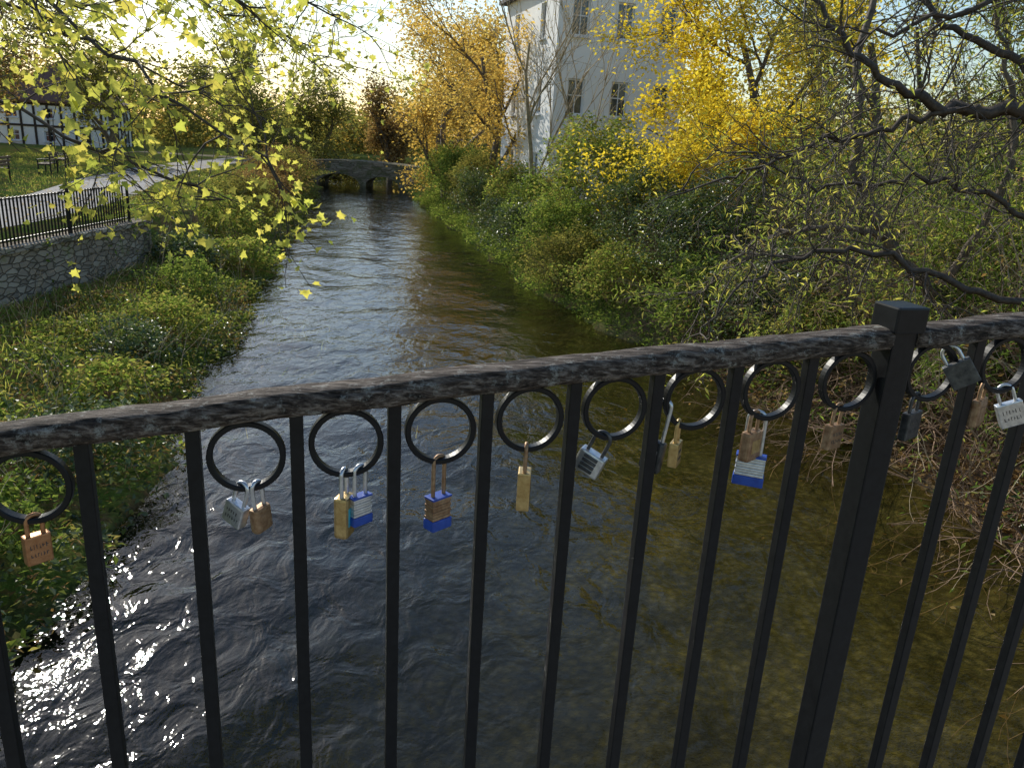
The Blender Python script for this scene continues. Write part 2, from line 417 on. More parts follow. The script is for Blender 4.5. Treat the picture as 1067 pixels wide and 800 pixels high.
# ------------------------------------------------------------------ padlocks
def metal(name,c1,c2,rough=.35,metallic=.9):
    return noisy_mat(name,c1,c2,scale=90,rough=rough,bump=.3,metallic=metallic,dist=.0006)
K_brass=metal('brass',(.38,.24,.09),(.66,.50,.24),.38,.75); K_rust=metal('rusty_brass',(.20,.10,.05),(.46,.31,.18),.5,.5)
K_steel=metal('steel',(.45,.46,.48),(.75,.76,.78),.32,.75); K_dark=metal('dark_steel',(.04,.04,.045),(.12,.12,.12),.45,.6)
K_blue=noisy_mat('blue_plastic',(.015,.05,.28),(.03,.09,.42),scale=60,rough=.45,bump=.1,dist=.0005)
K_cyan=noisy_mat('cyan_paint',(.05,.35,.45),(.08,.5,.6),scale=60,rough=.35,bump=.1,dist=.0005)
K_white=noisy_mat('engraved_label',(.42,.42,.42),(.62,.62,.60),scale=160,rough=.5,bump=.1,dist=.0005)
K_copper=metal('copper',(.34,.15,.06),(.55,.29,.14),.45,.6)
def padlock(x,yaw,w,h,sh,body,shk,style='plain',bottom=None,off=0.0,ringang=-90,tilt=0,swing=0,d=.016):
    w*=1.05;h*=1.08;sh*=1.05;d*=1.05
    c=ringc(x); t=math.radians(ringang); r=RR-.0045
    hp=c+e_dir*(r*math.cos(t))+Vector((0,0,r*math.sin(t)))+n_dir*off
    bm=bmesh.new()
    sr=.0034; sw=w*.29
    pts=[(-sw,0,-sh-.006)]+[(-sw,0,-sh*f) for f in (.75,.5,.3)]
    topz=.0045+sr
    for k in range(0,13):
        a=math.pi-math.pi*k/12
        pts.append((sw*math.cos(a),0,(topz-sw)+sw*math.sin(a)))
    pts=pts+[(sw,0,-sh*f) for f in (.3,.5,.75)]+[(sw,0,-sh-.006)]
    L=[]
    half=len(pts)//2
    for i_,q in enumerate(pts):
        if i_<=half and L and q[2]<L[-1][2]: continue
        L.append(q)
    R=[]
    for q in reversed(L):
        if q[0]>0 and R and q[2]<R[-1][2]: continue
        R.append(q)
    L=R[::-1]
    V,Qd=tube_arrays([(L,[sr]*len(L))],10)
    bv=[bm.verts.new(v) for v in V]
    for q in Qd:
        f=bm.faces.new([bv[i_] for i_ in q]); f.material_index=1; f.smooth=True
    zt=-sh
    if style=='lam':
        nl=7; hb=h*(.66 if bottom is not None else 1)
        for k in range(nl):
            lh=hb/nl
            add_box(bm,(0,0,zt-lh*(k+.5)),(w*(1 if k%2==0 else .955),d*(1 if k%2==0 else .94),lh*.96),.0012,0)
        if bottom is not None:
            add_box(bm,(0,0,zt-hb-h*.17),(w*1.06,d*1.12,h*.34),.0028,2)
            add_box(bm,(0,0,zt+.0012),(w*1.03,d*1.06,.0035),.001,2)
    elif style=='round':
        add_box(bm,(0,0,zt-h/2),(w,d,h),.0055,0)
        add_box(bm,(0,-d/2,zt-h*.5),(w*.55,.0012,h*.45),.0004,2)
    elif style=='combo':
        add_box(bm,(0,0,zt-h/2),(w,d,h),.003,0)
        for k in range(4):
            add_box(bm,(0,0,zt-h*(.18+.2*k)),(w*.55,d*1.25,h*.13),.001,2)
    else:
        add_box(bm,(0,0,zt-h/2),(w,d,h),.0024,0)
        rr=random.Random(int(x*1000)+int(yaw))
        for sgn in (-1,1):
            for ln in range(2):
                u=-w*.32
                while u<w*.32:
                    ww=w*rr.uniform(.03,.07); hh=h*rr.uniform(.10,.17)
                    add_box(bm,(u,sgn*(d/2+.0001),zt-h*(.36+.3*ln)),(ww*.5,.0006,hh),0,3)
                    if rr.random()<.6: add_box(bm,(u+ww*.6,sgn*(d/2+.0001),zt-h*(.36+.3*ln)+hh*rr.choice((-.4,0,.4))),(ww,.0005,h*.025),0,3)
                    u+=ww+w*.07
    add_box(bm,(0,0,zt-h-.0002),(w*.22,d*.35,.0014),.0003,3)
    mt=Matrix.Translation(hp)@RZ@Matrix.Rotation(math.radians(yaw),4,'Z')@Matrix.Rotation(math.radians(tilt),4,'Y')@Matrix.Rotation(math.radians(swing),4,'X')
    bm.transform(mt)
    bmesh.ops.recalc_face_normals(bm,faces=bm.faces)
    o=from_bm('padlock',bm,[body,shk,bottom or K_white,K_dark])
    o.data.transform(Matrix.Translation(-hp)); o.location=hp
def rc(i): return -.683 if i==0 else -.397+.143*(i-1)
padlock(rc(0),35,.034,.042,.022,K_copper,K_copper)
padlock(rc(1),-42,.036,.036,.030,K_steel,K_steel,ringang=-98,tilt=20)
padlock(rc(1),48,.032,.040,.034,K_rust,K_steel,style='round',bottom=K_rust,ringang=-76,tilt=-6)
padlock(rc(2),62,.032,.066,.036,K_brass,K_steel,style='round',bottom=K_cyan,ringang=-94,d=.022)
padlock(rc(2)+.0,32,.034,.044,.044,K_steel,K_steel,style='lam',bottom=K_blue,ringang=-66)
padlock(rc(3),30,.037,.052,.062,K_rust,K_rust,style='lam',bottom=K_blue,ringang=-90,d=.022)
padlock(rc(4),72,.032,.064,.038,K_brass,K_rust,ringang=-92,d=.021)
padlock(rc(5),-40,.046,.038,.034,K_steel,K_dark,style='combo',bottom=K_dark,ringang=-104,tilt=22,d=.022)
padlock(rc(6),-55,.038,.056,.066,K_dark,K_steel,ringang=190,tilt=8,style='round',bottom=K_steel)
padlock(rc(6),50,.030,.042,.030,K_brass,K_brass,ringang=-116)
padlock(rc(7),28,.044,.052,.028,K_rust,K_rust,ringang=-114,style='round',bottom=K_brass,d=.020)
padlock(rc(7),-35,.050,.052,.076,K_steel,K_steel,style='lam',bottom=K_blue,ringang=-100,off=.01,d=.022)
padlock((.533+PX)/2,25,.046,.044,.030,K_rust,K_rust,ringang=-98,tilt=5)
padlock((PX+.880)/2,25,.052,.050,.028,K_dark,K_dark,ringang=-112)
padlock((PX+.880)/2,-35,.048,.046,.024,K_dark,K_steel,ringang=52,tilt=-35)
padlock(.951,30,.054,.052,.026,K_rust,K_rust,ringang=-130,style='round',bottom=K_rust)
padlock(.951,-25,.046,.046,.028,K_steel,K_steel,ringang=-70,tilt=-25)

# ------------------------------------------------------------------ left wall, fence, path
def stone_mat(name,k=1.0,moss=.62,mc=(.15,.20,.05)):
    m, ns, ls = newmat(name)
    tc=N(ns,'ShaderNodeTexCoord')
    mp=N(ns,'ShaderNodeMapping'); mp.inputs['Scale'].default_value=(1,2.6,6.5); ls.new(tc.outputs['Object'],mp.inputs[0])
    dn=N(ns,'ShaderNodeTexNoise',Scale=3.0,Detail=4.0); ls.new(tc.outputs['Object'],dn.inputs['Vector'])
    ad=N(ns,'ShaderNodeMixRGB'); ad.blend_type='ADD'; ad.inputs[0].default_value=.5; ls.new(mp.outputs[0],ad.inputs[1]); ls.new(dn.outputs[1],ad.inputs[2])
    vo=N(ns,'ShaderNodeTexVoronoi',Scale=1.4); vo.feature='DISTANCE_TO_EDGE'; ls.new(ad.outputs[0],vo.inputs['Vector'])
    vc=N(ns,'ShaderNodeTexVoronoi',Scale=1.4); ls.new(ad.outputs[0],vc.inputs['Vector'])
    rc1=ramp(ns,[(0,(.22*k,.19*k,.15*k)),(.5,(.34*k,.29*k,.23*k)),(1,(.46*k,.41*k,.33*k))]); ls.new(vc.outputs['Color'],rc1.inputs[0])
    re_=ramp(ns,[(0,(.35,.35,.33)),(.10,(1,1,1))]); ls.new(vo.outputs['Distance'],re_.inputs[0])
    c=mixc(ns,ls,1.0,rc1.outputs[0],re_.outputs[0],'MULTIPLY')
    mo=N(ns,'ShaderNodeTexNoise',Scale=1.6,Detail=8.0,Roughness=.75); ls.new(tc.outputs['Object'],mo.inputs['Vector'])
    rm=ramp(ns,[(moss-.16,(0,0,0)),(moss,(1,1,1))]); ls.new(mo.outputs[0],rm.inputs[0])
    c=mixc(ns,ls,rm.outputs[0],c,mc)
    p=N(ns,'ShaderNodeBsdfDiffuse'); ls.new(c,p.inputs['Color'])
    b=N(ns,'ShaderNodeBump',Strength=1.0,Distance=.03); ls.new(re_.outputs[0],b.inputs['Height']); ls.new(b.outputs[0],p.inputs['Normal'])
    o=N(ns,'ShaderNodeOutputMaterial'); ls.new(p.outputs[0],o.inputs[0]); return m
M_stone=stone_mat('rubble_stone',1.15,.72,(.20,.26,.07)); M_stone2=stone_mat('old_bridge_stone',.8,.62,(.12,.13,.06))
bm=bmesh.new(); rows=[]
yy=np.arange(-8,20.6,.2)
for y in yy:
    x=float(wallx(y)); top=1.68+.02*noise.noise(Vector((0,y*1.5,0)))
    pr=[(x+.02*noise.noise(Vector((y*3,1,0))),-.05),(x-.03+.03*noise.noise(Vector((y*3,7,0))),.8),(x-.05+.02*noise.noise(Vector((y*3,4,0))),top-.12),(x+.03,top-.10),(x+.03,top),(x-.45,top),(x-.45,.8)]
    rows.append([bm.verts.new((a,y,b_)) for a,b_ in pr])
for A,B in zip(rows[:-1],rows[1:]):
    for j in range(6): bm.faces.new((A[j],A[j+1],B[j+1],B[j]))
bm.faces.new(rows[0]); bm.faces.new(rows[-1][::-1])
bmesh.ops.recalc_face_normals(bm,faces=bm.faces)
from_bm('stone_wall',bm,M_stone)
fence=empty('iron_fence')
bm=bmesh.new()
y0,y1=-6,19.6
for k in range(int((y1-y0)/.115)):
    y=y0+k*.115; x=float(wallx(y))-.2
    add_box(bm,(x,y,2.13),(.026,.026,.92))
from_bm('pickets',bm,M_iron,fence)
bm=bmesh.new()
for z in (2.56,1.78):
    L=Vector((float(wallx(y1)-wallx(y0)),y1-y0,0))
    add_box(bm,(0,0,0),(.04,L.length,.03),0,0,Matrix.Translation((float(wallx((y0+y1)/2))-.2,(y0+y1)/2,z))@Matrix.Rotation(-math.atan2(L.x,L.y),4,'Z'))
for y in np.arange(y0,y1+.1,2.56):
    add_box(bm,(float(wallx(y))-.2,y+.05,2.15),(.05,.05,1.02))
from_bm('rails',bm,M_iron,fence)

M_path=noisy_mat('path_tarmac',(.12,.12,.13),(.20,.20,.21),scale=4,bump=.1,spec=.1)
bm=bmesh.new()
cl=[(-13.0,-10),(-13.0,12),(-13.4,20),(-14.5,26),(-16.8,33),(-19.0,42),(-20.5,52),(-21,70)]
P=[];ld=[]
for k in range(90):
    t=k/89*(len(cl)-1); i_=min(int(t),len(cl)-2); f=t-i_
    a=Vector(cl[i_]);b_=Vector(cl[i_+1]); P.append(a.lerp(b_,f))
for k in range(90):
    d=(P[min(k+1,89)]-P[max(k-1,0)]).normalized(); nn=Vector((-d.y,d.x))
    ld.append([bm.verts.new((*(P[k]+nn*1.5),1.612)),bm.verts.new((*(P[k]-nn*1.5),1.612))])
for A,B in zip(ld[:-1],ld[1:]): bm.faces.new((A[0],A[1],B[1],B[0]))
from_bm('path',bm,M_path)
n=30000
gy=12+rng.random(n)**.8*38; gx=-11.5-rng.random(n)*20
pc=np.interp(gy,[c_[1] for c_ in cl],[c_[0] for c_ in cl])
k_=np.abs(gx-pc)>1.6
GRASS=(np.array([(-.05,0,0),(.05,0,0),(.02,1,.25),(-.02,1,.25)],float),[(0,1,2,3)])
leaves('lawn_grass',np.stack([gx[k_],gy[k_],np.full(k_.sum(),1.60)],-1),.11,L_weed,GRASS,0,droop=-3)
leaves('path_fallen_leaves',np.stack([gx[:5000],gy[:5000],np.full(5000,1.63)],-1),.09,L_gold,RH,2.5)

M_bwood=noisy_mat('bench_wood',(.10,.06,.035),(.2,.13,.08),scale=20,stretch=(.1,1,1))
def bench(loc,rot):
    e=empty('park_bench',loc); e.rotation_euler=(0,0,rot)
    bm=bmesh.new()
    for k in range(4): add_box(bm,(0,-.18+.12*k,.45),(1.6,.09,.03),.004)
    from_bm('seat',bm,M_bwood,e)
    bm=bmesh.new()
    for k in range(3): add_box(bm,(0,.27+.03*k,.60+.13*k),(1.6,.025,.09),.004)
    from_bm('backrest',bm,M_bwood,e)
    bm=bmesh.new()
    for s in (-.7,.7):
        add_box(bm,(s,-.2,.22),(.05,.05,.44)); add_box(bm,(s,.26,.45),(.05,.05,.90)); add_box(bm,(s,.03,.64),(.05,.4,.04)); add_box(bm,(s,-.2,.54),(.05,.05,.2))
        add_box(bm,(s,.03,.41),(.05,.40,.04))
    from_bm('frame',bm,M_iron,e)
bench((-20.6,34.5,1.61),math.radians(-70)); bench((-19.6,29.5,1.61),math.radians(-75)); bench((-22.3,38.5,1.61),math.radians(-65))

# ------------------------------------------------------------------ buildings
M_render=noisy_mat('white_render',(.82,.81,.78),(.90,.89,.86),scale=1.2,rough=.85,bump=.1)
M_slate=noisy_mat('slate_roof',(.05,.05,.06),(.11,.11,.12),scale=8,bump=.4)
M_tile=noisy_mat('tile_roof',(.10,.05,.035),(.2,.10,.07),scale=8,bump=.4)
M_frame=noisy_mat('white_window_frame',(.7,.7,.7),(.8,.8,.8),scale=5,bump=0)
M_timber=noisy_mat('dark_timber',(.03,.02,.015),(.07,.05,.035),scale=9)
m, ns, ls = newmat('window_glass'); p=N(ns,'ShaderNodeBsdfPrincipled',Roughness=.06); p.inputs['Base Color'].default_value=(.03,.04,.05,1); p.inputs['Specular IOR Level'].default_value=.8
o=N(ns,'ShaderNodeOutputMaterial'); ls.new(p.outputs[0],o.inputs[0]); M_glass=m
m, ns, ls = newmat('red_brick'); tc=N(ns,'ShaderNodeTexCoord'); mp=N(ns,'ShaderNodeMapping'); ls.new(tc.outputs['Object'],mp.inputs[0]); mp.inputs['Rotation'].default_value=(math.radians(90),0,0)
bk=N(ns,'ShaderNodeTexBrick',Scale=2.2); bk.inputs['Color1'].default_value=(.34,.13,.08,1); bk.inputs['Color2'].default_value=(.25,.10,.065,1); bk.inputs['Mortar'].default_value=(.3,.27,.23,1)
ls.new(mp.outputs[0],bk.inputs['Vector']); p=N(ns,'ShaderNodeBsdfDiffuse'); ls.new(bk.outputs[0],p.inputs['Color'])
o=N(ns,'ShaderNodeOutputMaterial'); ls.new(p.outputs[0],o.inputs[0]); M_brick=m

def wall_with_holes(bm, org, ux, W, z0, z1, holes, th=.18):
    us=sorted({0,W,*[h[0] for h in holes],*[h[1] for h in holes]}); vs=sorted({z0,z1,*[h[2] for h in holes],*[h[3] for h in holes]})
    nrm=Vector((ux.y,-ux.x,0))
    def pt(u,v,dp=0): return Vector((org.x,org.y,0))+ux*u+Vector((0,0,v))-nrm*dp
    for a,b_ in zip(us[:-1],us[1:]):
        for c,d in zip(vs[:-1],vs[1:]):
            if any(h[0]<=a+1e-6 and b_<=h[1]+1e-6 and h[2]<=c+1e-6 and d<=h[3]+1e-6 for h in holes): continue
            bm.faces.new([bm.verts.new(q) for q in (pt(a,c),pt(b_,c),pt(b_,d),pt(a,d))])
    for h in holes:
        a,b_,c,d=h
        for q in (((a,c),(b_,c)),((b_,c),(b_,d)),((b_,d),(a,d)),((a,d),(a,c))):
            bm.faces.new([bm.verts.new(v) for v in (pt(*q[0]),pt(*q[1]),pt(*q[1],th),pt(*q[0],th))])
def building(name, corner, ang, W, D, z0, z1, wallm, roofm, cols, rows, wwid=1.0, whei=1.35, roofh=2.2, timber=False, first=1.2, hip=True, side=None):
    e=empty(name)
    ux=Vector((math.cos(ang),math.sin(ang),0)); uy=Vector((-math.sin(ang),math.cos(ang),0))
    c0=Vector((corner[0],corner[1],0)); c1=c0+ux*W; c2=c1+uy*D; c3=c0+uy*D
    bm=bmesh.new(); bf=bmesh.new(); bg_=bmesh.new()
    sh=(z1-z0)/rows
    sd=side or max(2,cols)
    for (o_,d_,L,nc) in ((c0,ux,W,cols),(c1,uy,D,sd),(c2,-ux,W,cols),(c3,-uy,D,sd)):
        holes=[]
        for r in range(rows):
            for k in range(nc):
                u=L*(k+.5)/nc; v=z0+sh*r+first*.8
                holes.append((u-wwid/2,u+wwid/2,v,v+whei))
        wall_with_holes(bm,o_,d_,L,z0,z1,holes)
        nrm=Vector((d_.y,-d_.x,0)); R=Matrix(((d_.x,-nrm.x,0,0),(d_.y,-nrm.y,0,0),(0,0,1,0),(0,0,0,1)))
        for (a,b_,c,d) in holes:
            cen=o_+d_*((a+b_)/2)-nrm*.12; cen.z=(c+d)/2
            T=Matrix.Translation(cen)@R; ww=b_-a; hh=d-c
            add_box(bg_,(0,.03,0),(ww,.01,hh),0,0,T)
            for s in (-1,1):
                add_box(bf,(s*(ww/2-.035),0,0),(.07,.05,hh),0,0,T); add_box(bf,(0,0,s*(hh/2-.035)),(ww-.14,.05,.07),0,0,T)
            add_box(bf,(0,0,.0),(.04,.04,hh-.14),0,0,T); add_box(bf,(0,.004,.06),(ww-.14,.036,.05),0,0,T)
            add_box(bf,(0,-.14,-hh/2-.04),(ww+.16,.18,.07),0,0,T)
    from_bm('walls',bm,wallm,e); from_bm('window_frames',bf,M_frame,e); from_bm('window_glass',bg_,M_glass,e)
    bm=bmesh.new(); ov=.35
    q=[c0-ux*ov-uy*ov,c1+ux*ov-uy*ov,c2+ux*ov+uy*ov,c3-ux*ov+uy*ov]
    lo=[bm.verts.new((v.x,v.y,z1)) for v in q]; up=[bm.verts.new((v.x,v.y,z1+.16)) for v in q]
    bm.faces.new(lo[::-1])
    for k in range(4): bm.faces.new((lo[k],lo[(k+1)%4],up[(k+1)%4],up[k]))
    mid=(c0+c1+c2+c3)/4
    ins = min(W,D)/2 if hip else 0
    if W>=D: a=mid-ux*(W/2-ins); b_=mid+ux*(W/2-ins+ .01)
    else: a=mid-uy*(D/2-ins); b_=mid+uy*(D/2-ins+.01)
    ra_=bm.verts.new((a.x,a.y,z1+.16+roofh)); rb_=bm.verts.new((b_.x,b_.y,z1+.16+roofh))
    if W>=D:
        bm.faces.new((up[0],up[1],rb_,ra_)); bm.faces.new((up[1],up[2],rb_)); bm.faces.new((up[2],up[3],ra_,rb_)); bm.faces.new((up[3],up[0],ra_))
    else:
        bm.faces.new((up[0],up[1],ra_)); bm.faces.new((up[1],up[2],rb_,ra_)); bm.faces.new((up[2],up[3],rb_)); bm.faces.new((up[3],up[0],ra_,rb_))
    from_bm('roof',bm,roofm,e)
    if timber:
        bm=bmesh.new()
        for (o_,d_,L) in ((c0,ux,W),(c3,-uy,D),(c1,uy,D)):
            nrm=Vector((d_.y,-d_.x,0)); R=Matrix(((d_.x,-nrm.x,0,0),(d_.y,-nrm.y,0,0),(0,0,1,0),(0,0,0,1)))
            k=0.0
            while k<=L+.01:
                cen=o_+d_*k+nrm*.03; cen.z=(z0+z1)/2
                add_box(bm,(0,0,0),(.16,.06,z1-z0),0,0,Matrix.Translation(cen)@R); k+=L/8
            for z in (z0+.2,(z0+z1)/2,z1-.1):
                cen=o_+d_*(L/2)+nrm*.035; cen.z=z
                add_box(bm,(0,0,0),(L,.07,.16),0,0,Matrix.Translation(cen)@R)
        from_bm('timber_frame',bm,M_timber,e)
    return e
building('white_apartment_building',(1.0,34),.29,5.8,8,1.3,10.35,M_render,M_slate,3,3,wwid=.75,whei=1.4,side=2)
building('brick_house',(19,25),-.1,9,8,1.3,6.4,M_brick,M_tile,3,2)
building('timber_framed_house',(-42,64),.15,8,7,1.3,4.8,M_render,M_tile,3,2,wwid=.8,whei=.8,timber=True,roofh=3,first=.7)
building('brick_cottage',(-46,46),.3,9,7,1.3,5.0,M_brick,M_tile,3,2)

# ------------------------------------------------------------------ far arched bridge
bm=bmesh.new()
bx0,bx1,by=-30,-5,61.0
arches=[(-14.1,1.6,.85),(-10.8,1.3,.80),(-17.6,1.4,.75)]
nX=260
def under(x):
    z=-1.2
    for c,r,h in arches:
        if abs(x-c)<r: z=max(z,.05+h*math.sqrt(max(0,1-((x-c)/r)**2)))
    return z
def topz(x): return 1.6+.3*math.exp(-((x+13)/5)**2)
prev=None
for k in range(nX+1):
    x=bx0+(bx1-bx0)*k/nX
    col=[bm.verts.new((x,by,under(x))),bm.verts.new((x,by,topz(x))),bm.verts.new((x,by+3,topz(x))),bm.verts.new((x,by+3,under(x)))]
    if prev:
        for j in range(4): bm.faces.new((prev[j],col[j],col[(j+1)%4],prev[(j+1)%4]))
    prev=col
bmesh.ops.recalc_face_normals(bm,faces=bm.faces)
from_bm('stone_arch_bridge',bm,M_stone2)

# ------------------------------------------------------------------ trees
def tree(name, base, H, r, lm, lsize, per, jitter, depth=3, nch=4, bark=None, spread=.8, up=.03, shape=RH, crown=.35, lean=(0,0), keep=1.0, sides=5, ratio=.62, flat=.3, wig=.16, droop=0, lo=.5, clump=1.0):
    e=empty(name,base)
    out=[];tips=[]
    d=Vector((lean[0],lean[1],1))
    grow((0,0,-.3),d,H*.62,r,depth,out,tips,wig=wig,up=up,nch=nch,spread=spread,ratio=ratio,t0=crown,rmin=.006 if H>6 else .003,seg=7)
    tubes('trunk_and_limbs',out,bark or M_bark,sides,e)
    T=np.array(tips)
    if keep<1: T=T[rng.random(len(T))<keep]
    if len(T): leaves('crown_leaves',jit(T,per,jitter),lsize,lm,shape,flat,e,droop=droop,lo=lo,clump=clump)
    return e
def zg(x,y): return float(gz(x,y))
def at(x,y,dz=0): return (x,y,zg(x,y)+dz)
tree('yellow_autumn_tree',at(7.8,25),11,.20,L_yellow,.14,11,.26,depth=4,nch=4,spread=.9,crown=.15,lo=.7)
tree('yellow_autumn_tree',at(7.9,28.5),10,.18,L_yellow,.15,10,.28,depth=4,nch=4,spread=.85,crown=.15,lo=.7)
tree('yellow_autumn_tree',at(5.4,22.5),6,.09,L_yellow,.11,9,.2,depth=3,nch=6,spread=.8,crown=.15,lo=.7)
tree('birch_tree',at(.4,31),11,.11,L_gold,.09,1,.12,depth=4,nch=4,spread=.45,up=.07,bark=M_twig_pale,keep=.2,crown=.15,ratio=.66)
tree('birch_tree',at(1.8,29.5),9,.07,L_yellow,.09,1,.12,depth=3,nch=4,spread=.45,up=.07,bark=M_twig_pale,keep=.4,crown=.15,ratio=.66)
tree('golden_tree',at(-1.8,40),11,.22,L_gold,.15,9,.3,depth=4,nch=4,spread=.85,crown=.1,lo=.6)
tree('golden_tree',at(-4.6,47),11,.25,L_gold,.2,9,.38,depth=4,nch=4,spread=.9,crown=.1,lo=.6)
tree('golden_tree',at(-6.5,60),12,.3,L_gold,.24,9,.45,depth=4,nch=4,spread=.9,crown=.1,lo=.6)
tree('golden_tree',at(-1.0,56),14,.3,L_gold,.25,8,.45,depth=4,nch=4,spread=.9,crown=.1,lo=.6)
tree('brown_tree',at(-12,72),10,.3,L_brown,.26,9,.5,depth=4,nch=4,spread=.9,crown=.1)
tree('olive_tree',at(-17,69),10,.3,L_olive,.26,9,.5,depth=4,nch=4,spread=.95,crown=.1)
tree('olive_tree',at(-22.5,64),11,.3,L_olive,.24,9,.45,depth=4,nch=4,spread=.95,crown=.1)
tree('olive_tree',at(-17.5,56),6.5,.2,L_olive,.18,8,.4,depth=4,nch=4,spread=.95,crown=.05)
tree('olive_tree',at(-26,50),11,.28,L_olive,.22,5,.4,depth=4,nch=4,spread=.95,crown=.15)
tree('brown_tree',at(-30,42),12,.28,L_olive,.2,4,.4,depth=4,nch=4,spread=.9,crown=.15)
tree('olive_tree',at(-35,50),10,.28,L_brown,.22,7,.5,depth=4,nch=4,spread=.9,crown=.05)
tree('brown_tree',at(-24,34),11,.24,L_gold,.14,2,.3,depth=4,nch=4,spread=.85,crown=.25)
tree('green_willow_tree',at(11.0,17),11,.22,L_weed,.15,10,.28,depth=4,nch=4,spread=.8,crown=.1,shape=NARROW,droop=.6,lo=.6)
tree('green_willow_tree',at(8.8,20),9.5,.2,L_olive,.15,9,.28,depth=4,nch=4,spread=.8,crown=.1,shape=NARROW,droop=.6,lo=.6)
tree('green_willow_tree',at(9.0,13.5),10,.14,L_maple,.11,6,.24,depth=4,nch=4,spread=.75,crown=.15,shape=NARROW,droop=.6,lo=.5)
tree('yellow_autumn_tree',at(11.5,29),11,.2,L_yellow,.17,9,.3,depth=4,nch=4,spread=.85,crown=.1,lo=.6)
tree('golden_tree',at(17,23),11,.22,L_olive,.16,8,.3,depth=4,nch=4,spread=.85,crown=.05,lo=.6)

P=[];P2=[]
for k in range(230):
    a=-1.15+2.15*(k+rng.random())/230; dist=rng.uniform(84,118)
    cx,cy=dist*math.sin(a)-5,dist*math.cos(a)
    h=rng.uniform(5.5,9.5) if not (-.30<a<-.12) else rng.uniform(4.0,5.5); n=420
    v=rng.normal(size=(n,3)); v/=np.linalg.norm(v,axis=1,keepdims=True); v*= (1-.45*rng.random((n,1)))
    (P if k%3 else P2).append(np.array([cx,cy,1.5+h*.5])+v*np.array([4.5,4,h*.58])*(1+.3*rng.normal(size=(n,1))*.5))
leaves('distant_trees',np.concatenate(P),.55,L_olive,RH,.2,clump=.25,lo=.4)
leaves('distant_golden_trees',np.concatenate(P2),.55,L_gold,RH,.2,clump=.25,lo=.4)

# ------------------------------------------------------------------ shrubs
def lump_pts(c, R, n, seed, shell=.25, zmin=-.6):
    v=rng.normal(size=(n,3)); v/=np.linalg.norm(v,axis=1,keepdims=True)
    v[:,2]=np.where(v[:,2]<zmin,-v[:,2],v[:,2])
    f=np.array([1+.6*noise.noise(Vector((a*1.9+seed,b_*1.9,c_*1.9)))+.4*noise.noise(Vector((a*5+seed,b_*5,c_*5))) for a,b_,c_ in v])
    rr=f*(1-np.abs(rng.normal(0,shell,n)))
    return np.asarray(c)+v*rr[:,None]*np.asarray(R)
def shrub(name, x, y, R, mat, n, size, shape=RH, flat=.3, stems=10, zoff=.75):
    z=zg(x,y); e=empty(name,(x,y,z))
    P=lump_pts((0,0,R[2]*zoff),R,n,rng.uniform(0,99))
    P=P[P[:,2]>-.35-z]
    leaves('foliage',P,size,mat,shape,flat,e,clump=2.6,lo=.45)
    out=[];tips=[]
    for k in range(stems):
        a=rng.uniform(0,6.28)
        grow((.15*math.cos(a),.15*math.sin(a),-.1),(math.cos(a)*.8,math.sin(a)*.8,1.1),R[2]*1.5,.018,1,out,tips,nch=4,wig=.15,seg=5)
    tubes('stems',out,M_twig,3,e)
ymarks=[(11.4,1.5,(1.2,1.1,1.0)),(13.2,.9,(1.1,1.1,.8)),(14.6,1.2,(1.3,1.2,1.1)),(16.2,.8,(1.2,1.2,.9)),(17.6,1.8,(1.5,1.4,1.3)),(19.0,.8,(1.3,1.2,.8)),(20.6,2.0,(1.6,1.5,1.4)),(21.5,.6,(1.3,1.2,.9)),
 (23.4,1.2,(1.5,1.5,1.1)),(25.2,2.4,(1.9,1.7,1.8)),(26.5,.8,(1.4,1.4,1.0)),(29,1.8,(1.2,1.2,1.0)),(31.5,1.0,(1.1,1.2,.8)),(33.5,2.0,(1.1,1.3,1.0)),(36.5,1.2,(1.3,1.4,1.1)),(39.5,1.4,(1.4,1.5,1.4)),(43,1.3,(1.6,1.6,1.5)),(47,1.6,(1.7,1.7,1.5)),(51,1.5,(1.6,1.6,1.2))]
mts=[(L_green,'green_shrub'),(L_weed,'bramble_shrub'),(L_ever,'laurel_shrub'),(L_green,'green_shrub'),(L_ever,'laurel_shrub'),(L_weed,'bramble_shrub'),(L_ever,'laurel_shrub'),(L_olive,'dry_shrub')]
for k,(y,dx,R) in enumerate(ymarks):
    x=float(redge(y))+dx
    mt,nm=mts[k%8]
    s=.08 if y<24 else .11
    shrub(nm,x,y,R,mt,int(5200*(R[0]*R[2])**.8*(.085/s)**1.3),s,flat=.5)
for k,(y,dx,R,mt) in enumerate([(15.5,4.2,(1.8,1.6,1.6),L_ever),(18.5,5.0,(2,2,1.8),L_weed),(22,5.0,(2,2,1.8),L_green),(27,4.4,(1.5,1.5,1.5),L_ever),(12.5,4.6,(2.0,1.8,1.5),L_green),(10.5,6.5,(2.4,2,1.7),L_ever),(13,8,(2.5,2,2.2),L_ever),(17,9,(3,2.5,2.6),L_green),(8,7.0,(2,2,1.3),L_green),(12.6,2.9,(1.4,1.2,1.2),L_weed),(9.2,3.6,(1.3,1.2,1.1),L_ever)]):
    shrub('hedge_shrub',float(redge(y))+dx,y,R,mt,5200,.095,flat=.4)
ys_=rng.uniform(11,52,22000); xs_=redge(ys_)+rng.gamma(1.6,.7,22000)-.15
zs=gz(xs_,ys_)+rng.gamma(1.2,.12,22000)+.03
leaves('ivy_ground_cover',np.stack([xs_,ys_,np.maximum(zs,.03)],-1),.085,L_green,RH,.5)
n=20000
fy=rng.uniform(1.5,15,n); fx=redge(fy)+rng.gamma(1.5,1.1,n)-.1
leaves('fallen_leaves',np.stack([fx,fy,np.maximum(gz(fx,fy),0)+.03+.05*rng.random(n)],-1),.085,L_brown,RH,1.2,clump=2,lo=.35)
n=7000
